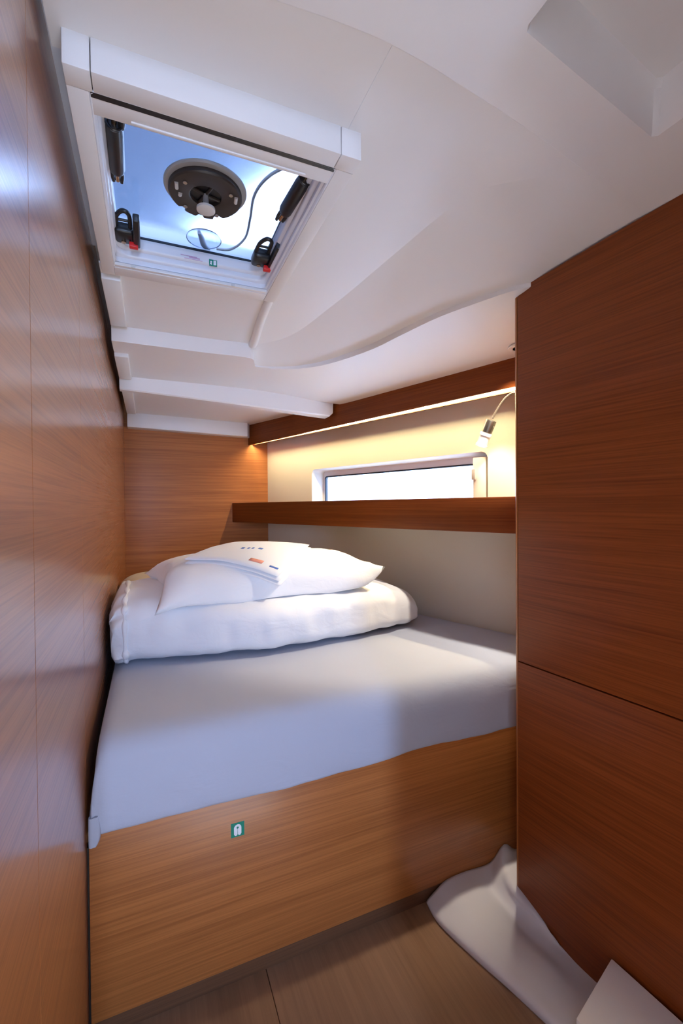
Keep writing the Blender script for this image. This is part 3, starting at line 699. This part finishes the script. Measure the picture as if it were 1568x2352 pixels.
def duvet():
    rows = []; nx = 110; na = 72
    X0, X1 = -0.118, 1.135
    fy = crom([(-0.12, 1.685, 0), (0.1, 1.64, 0), (0.43, 1.60, 0), (0.73, 1.632, 0), (0.95, 1.675, 0), (1.14, 1.745, 0)], 10)
    hz = crom([(-0.12, 0.235, 0), (0.05, 0.24, 0), (0.3, 0.215, 0), (0.6, 0.205, 0), (0.85, 0.205, 0), (1.0, 0.19, 0), (1.14, 0.15, 0)], 10)
    def look(c, x):
        for i in range(len(c) - 1):
            if c[i].x <= x <= c[i + 1].x:
                t = (x - c[i].x) / max(1e-6, c[i + 1].x - c[i].x); return c[i].y + (c[i + 1].y - c[i].y) * t
        return c[-1].y
    for i in range(nx + 1):
        u = i / nx
        x = X0 + (X1 - X0) * u
        dl, dr = max(0.0, x - X0), max(0.0, X1 - x)
        e = 1.0
        if dl < 0.045: e = (1 - (1 - dl / 0.045) ** 2.2) ** 0.5 * 0.16 + 0.84
        if dr < 0.10: e = (1 - (1 - dr / 0.10) ** 2.2) ** 0.5 * 0.45 + 0.55
        f = look(fy, x); h = look(hz, x); back = 2.26 + 0.02 * math.sin(x * 6)
        cy = (f + back) / 2; ry = (back - f) / 2 * (0.9 + 0.1 * e); rz = h / 2 * e
        row = []
        for k in range(na):
            a = 2 * math.pi * k / na; ca, sa = math.cos(a), math.sin(a)
            px = 0.42 if sa < 0 else 0.62
            y = cy + ry * math.copysign(abs(ca) ** 0.55, ca); z = h / 2 * (0.45 + 0.55 * e) + rz * math.copysign(abs(sa) ** px, sa)
            amp = 0.008 + (0.008 if dl < 0.06 else 0) + 0.010 * (1 - min(1, dr / 0.16))
            w = amp * nz(x * 1.3, y, z, 9) + 0.003 * nz(x, y, z, 24)
            if dl < 0.06: w += 0.014 * (1 - dl / 0.06) * math.sin(a * 13 + 2.0 * nz(x, y, z, 6))
            xr = x + 0.5 * w if (dl < 0.05) else x
            row.append((max(-0.133, xr), y + ca * w * 1.4, 0.7075 + max(0.0, z + sa * w)))
        rows.append(row)
    o = loft('duvet', rows, DUVETM, None, closed=True, caps=True, ang=80)
    # gathered hem along the left end
    n0 = len(rows[4]); pts_ = [Vector(rows[4][k % n0]) for k in range(int(n0 * 0.22), int(n0 * 0.80), 1)]
    pts_ = [Vector((max(-0.122, p.x - 0.004), p.y, max(p.z, 0.719))) for p in pts_]
    tube('gathered_hem', [tuple(p) for p in pts_], [0.0075 + 0.0035 * math.sin(k * 1.35) + 0.002 * math.sin(k * 0.6) for k in range(len(pts_))], DUVETM, o, 10, 3)
    return tag(o, 'white folded duvet lying across the mattress', 'duvet')
duvet()

def pillow():
    n = 44; top = []; bot = []
    Cc = Vector((0.445, 1.905, 0)); hx, hy = 0.45, 0.275; rot = math.radians(4)
    def pt(u, v, s):
        pinch = 0.055 * (1 - abs(v) ** 2.0) * (abs(u) ** 6) + 0.0
        x = u * (hx - pinch); y = v * (hy - 0.045 * (1 - u * u) * abs(v) ** 6)
        prof = max(0.0, (1 - abs(u) ** 4.6)) ** 0.55 * max(0.0, (1 - abs(v) ** 3.8)) ** 0.55
        th = (0.108 * (1 - 0.12 * (u * u + v * v)) if s > 0 else 0.045) * prof
        # open end of the pillowcase at the left stays a little thick
        base = 0.956 - 0.040 * max(0, -v) ** 3 + 0.030 * max(0, u) ** 4 + 0.010 * max(0, -u) ** 2
        if u < -0.86: th += 0.022 * (1 if s > 0 else -1.2) * (1 - abs(v) ** 4) * 0.0
        crs = 0.009 * nz(x, y, 2 + s, 11) * (1 - prof * 0.5) + 0.003 * nz(x, y, 5, 26) * (1 - prof * 0.3)
        if u < -0.7: crs += 0.007 * (-u - 0.7) / 0.3 * math.sin(v * 11 + 1) * prof ** 0.3
        z = base + s * th + crs * min(1, prof * 3 + 0.15)
        X = Cc.x + x * math.cos(rot) - y * math.sin(rot); Yy = Cc.y + x * math.sin(rot) + y * math.cos(rot)
        if u > 0.8 and v < -0.3: z += 0.05 * ((u - 0.8) / 0.2) ** 2 * ((-v - 0.3) / 0.7)
        if u < -0.75 and v < -0.5: z -= 0.030 * ((-u - 0.75) / 0.25) * ((-v - 0.5) / 0.5)
        return (X, Yy, z)
    vs = []; fs = []; idx = {}
    for s in (1, -1):
        for i in range(n + 1):
            for j in range(n + 1):
                bd = i in (0, n) or j in (0, n)
                if s < 0 and bd: idx[(s, i, j)] = idx[(1, i, j)]; continue
                u = -1 + 2 * i / n; v = -1 + 2 * j / n
                u = math.copysign(abs(u) ** 0.85, u); v = math.copysign(abs(v) ** 0.85, v)
                idx[(s, i, j)] = len(vs); vs.append(pt(u, v, s))
        for i in range(n):
            for j in range(n):
                fs.append((idx[(s, i, j)], idx[(s, i + 1, j)], idx[(s, i + 1, j + 1)], idx[(s, i, j + 1)]))
    o = obj('pillow', vs, fs, PILLOWM, None, True)
    return tag(o, 'plump white pillow lying on the folded duvet', 'pillow')
pillow()

def towel():
    L0, F0, R0, B0 = Vector((0.120, 1.765, 1.024)), Vector((0.450, 1.625, 0.952)), Vector((0.675, 1.905, 1.046)), Vector((0.340, 2.055, 1.054))
    r = tag(empty('towel', (0.40, 1.83, 1.03)), 'folded white towel with small blue and orange print on top of the pillow', 'towel')
    parts = []
    def P(u, v):
        p = L0 * (1 - u) * (1 - v) + F0 * u * (1 - v) + R0 * u * v + B0 * (1 - u) * v
        p.z += 0.022 * math.sin(math.pi * u) * (1 - v * 0.5) + 0.010 * math.sin(math.pi * v) + 0.003 * nz(u, v, 1, 4)
        return p
    for k in range(3):
        z0 = k * 0.0140; a, b = (0.0 + 0.012 * (k % 2), 1.0 - 0.015 * k); c, d = (0.006 * k, 1.0 - 0.012 * ((k + 1) % 2))
        n = 22; rows = []
        # closed sections across v, rounded folds at both ends
        for i in range(n + 1):
            u = a + (b - a) * i / n
            e = min(1.0, (min(i, n - i) / 1.5)) ; th = 0.0060 * (0.45 + 0.55 * min(1, e))
            sec = []
            vv = [c + (d - c) * q / 14 for q in range(15)]
            for q, v in enumerate(vv):
                t2 = th * (0.4 if q in (0, 14) else 1); p = P(u, v); sec.append((p.x, p.y, p.z + z0 + 0.006 + t2))
            for q, v in reversed(list(enumerate(vv))):
                t2 = th * (0.4 if q in (0, 14) else 1); p = P(u, v); sec.append((p.x, p.y, p.z + z0 + 0.006 - t2))
            rows.append(sec)
        parts.append(loft('fold', rows, TOWELM, None, closed=True, caps=True, ang=75))
    def patch(name, u0, u1, v0, v1, m):
        rows = [[tuple(P(u0 + (u1 - u0) * i / 4, v0 + (v1 - v0) * j / 2) + Vector((0, 0, 0.0404))) for j in range(3)] for i in range(5)]
        o = loft(name, rows, m); thicken(o, 0.0008); return o
    parts.append(patch('orange_print', 0.62, 0.76, 0.10, 0.17, ORANGEINK))
    for u0, v0, w in ((0.40, 0.40, 0.03), (0.46, 0.42, 0.02), (0.50, 0.44, 0.02), (0.56, 0.47, 0.045)):
        parts.append(patch('blue_print', u0, u0 + w, v0, v0 + 0.05, BLUEINK))
    parts.append(patch('blue_print', 0.84, 0.93, 0.10, 0.13, BLUEINK))
    adopt(r, parts)
towel()

def cushion():
    rows = []; n = 40
    for i in range(n + 1):
        u = i / n; x = -0.136 + 0.42 * u
        e = (max(0.02, 1 - abs(2 * u - 1) ** 3.5)) ** 0.5
        e = 0.35 + 0.65 * e
        row = []
        for k in range(40):
            a = 2 * math.pi * k / 40; ca, sa = math.cos(a), math.sin(a)
            w = 0.006 * nz(x, ca, sa, 4)
            row.append((max(-0.137, x), 2.50 + (0.21 * e + w) * math.copysign(abs(ca) ** 0.7, ca), 0.7085 + max(0, 0.105 + (0.105 * e + w) * math.copysign(abs(sa) ** 0.6, sa))))
        rows.append(row)
    o = loft('cushion', rows, CREAM, None, closed=True, caps=True, ang=80)
    return tag(o, 'cream cushion behind the duvet in the far left corner', 'cushion')
cushion()
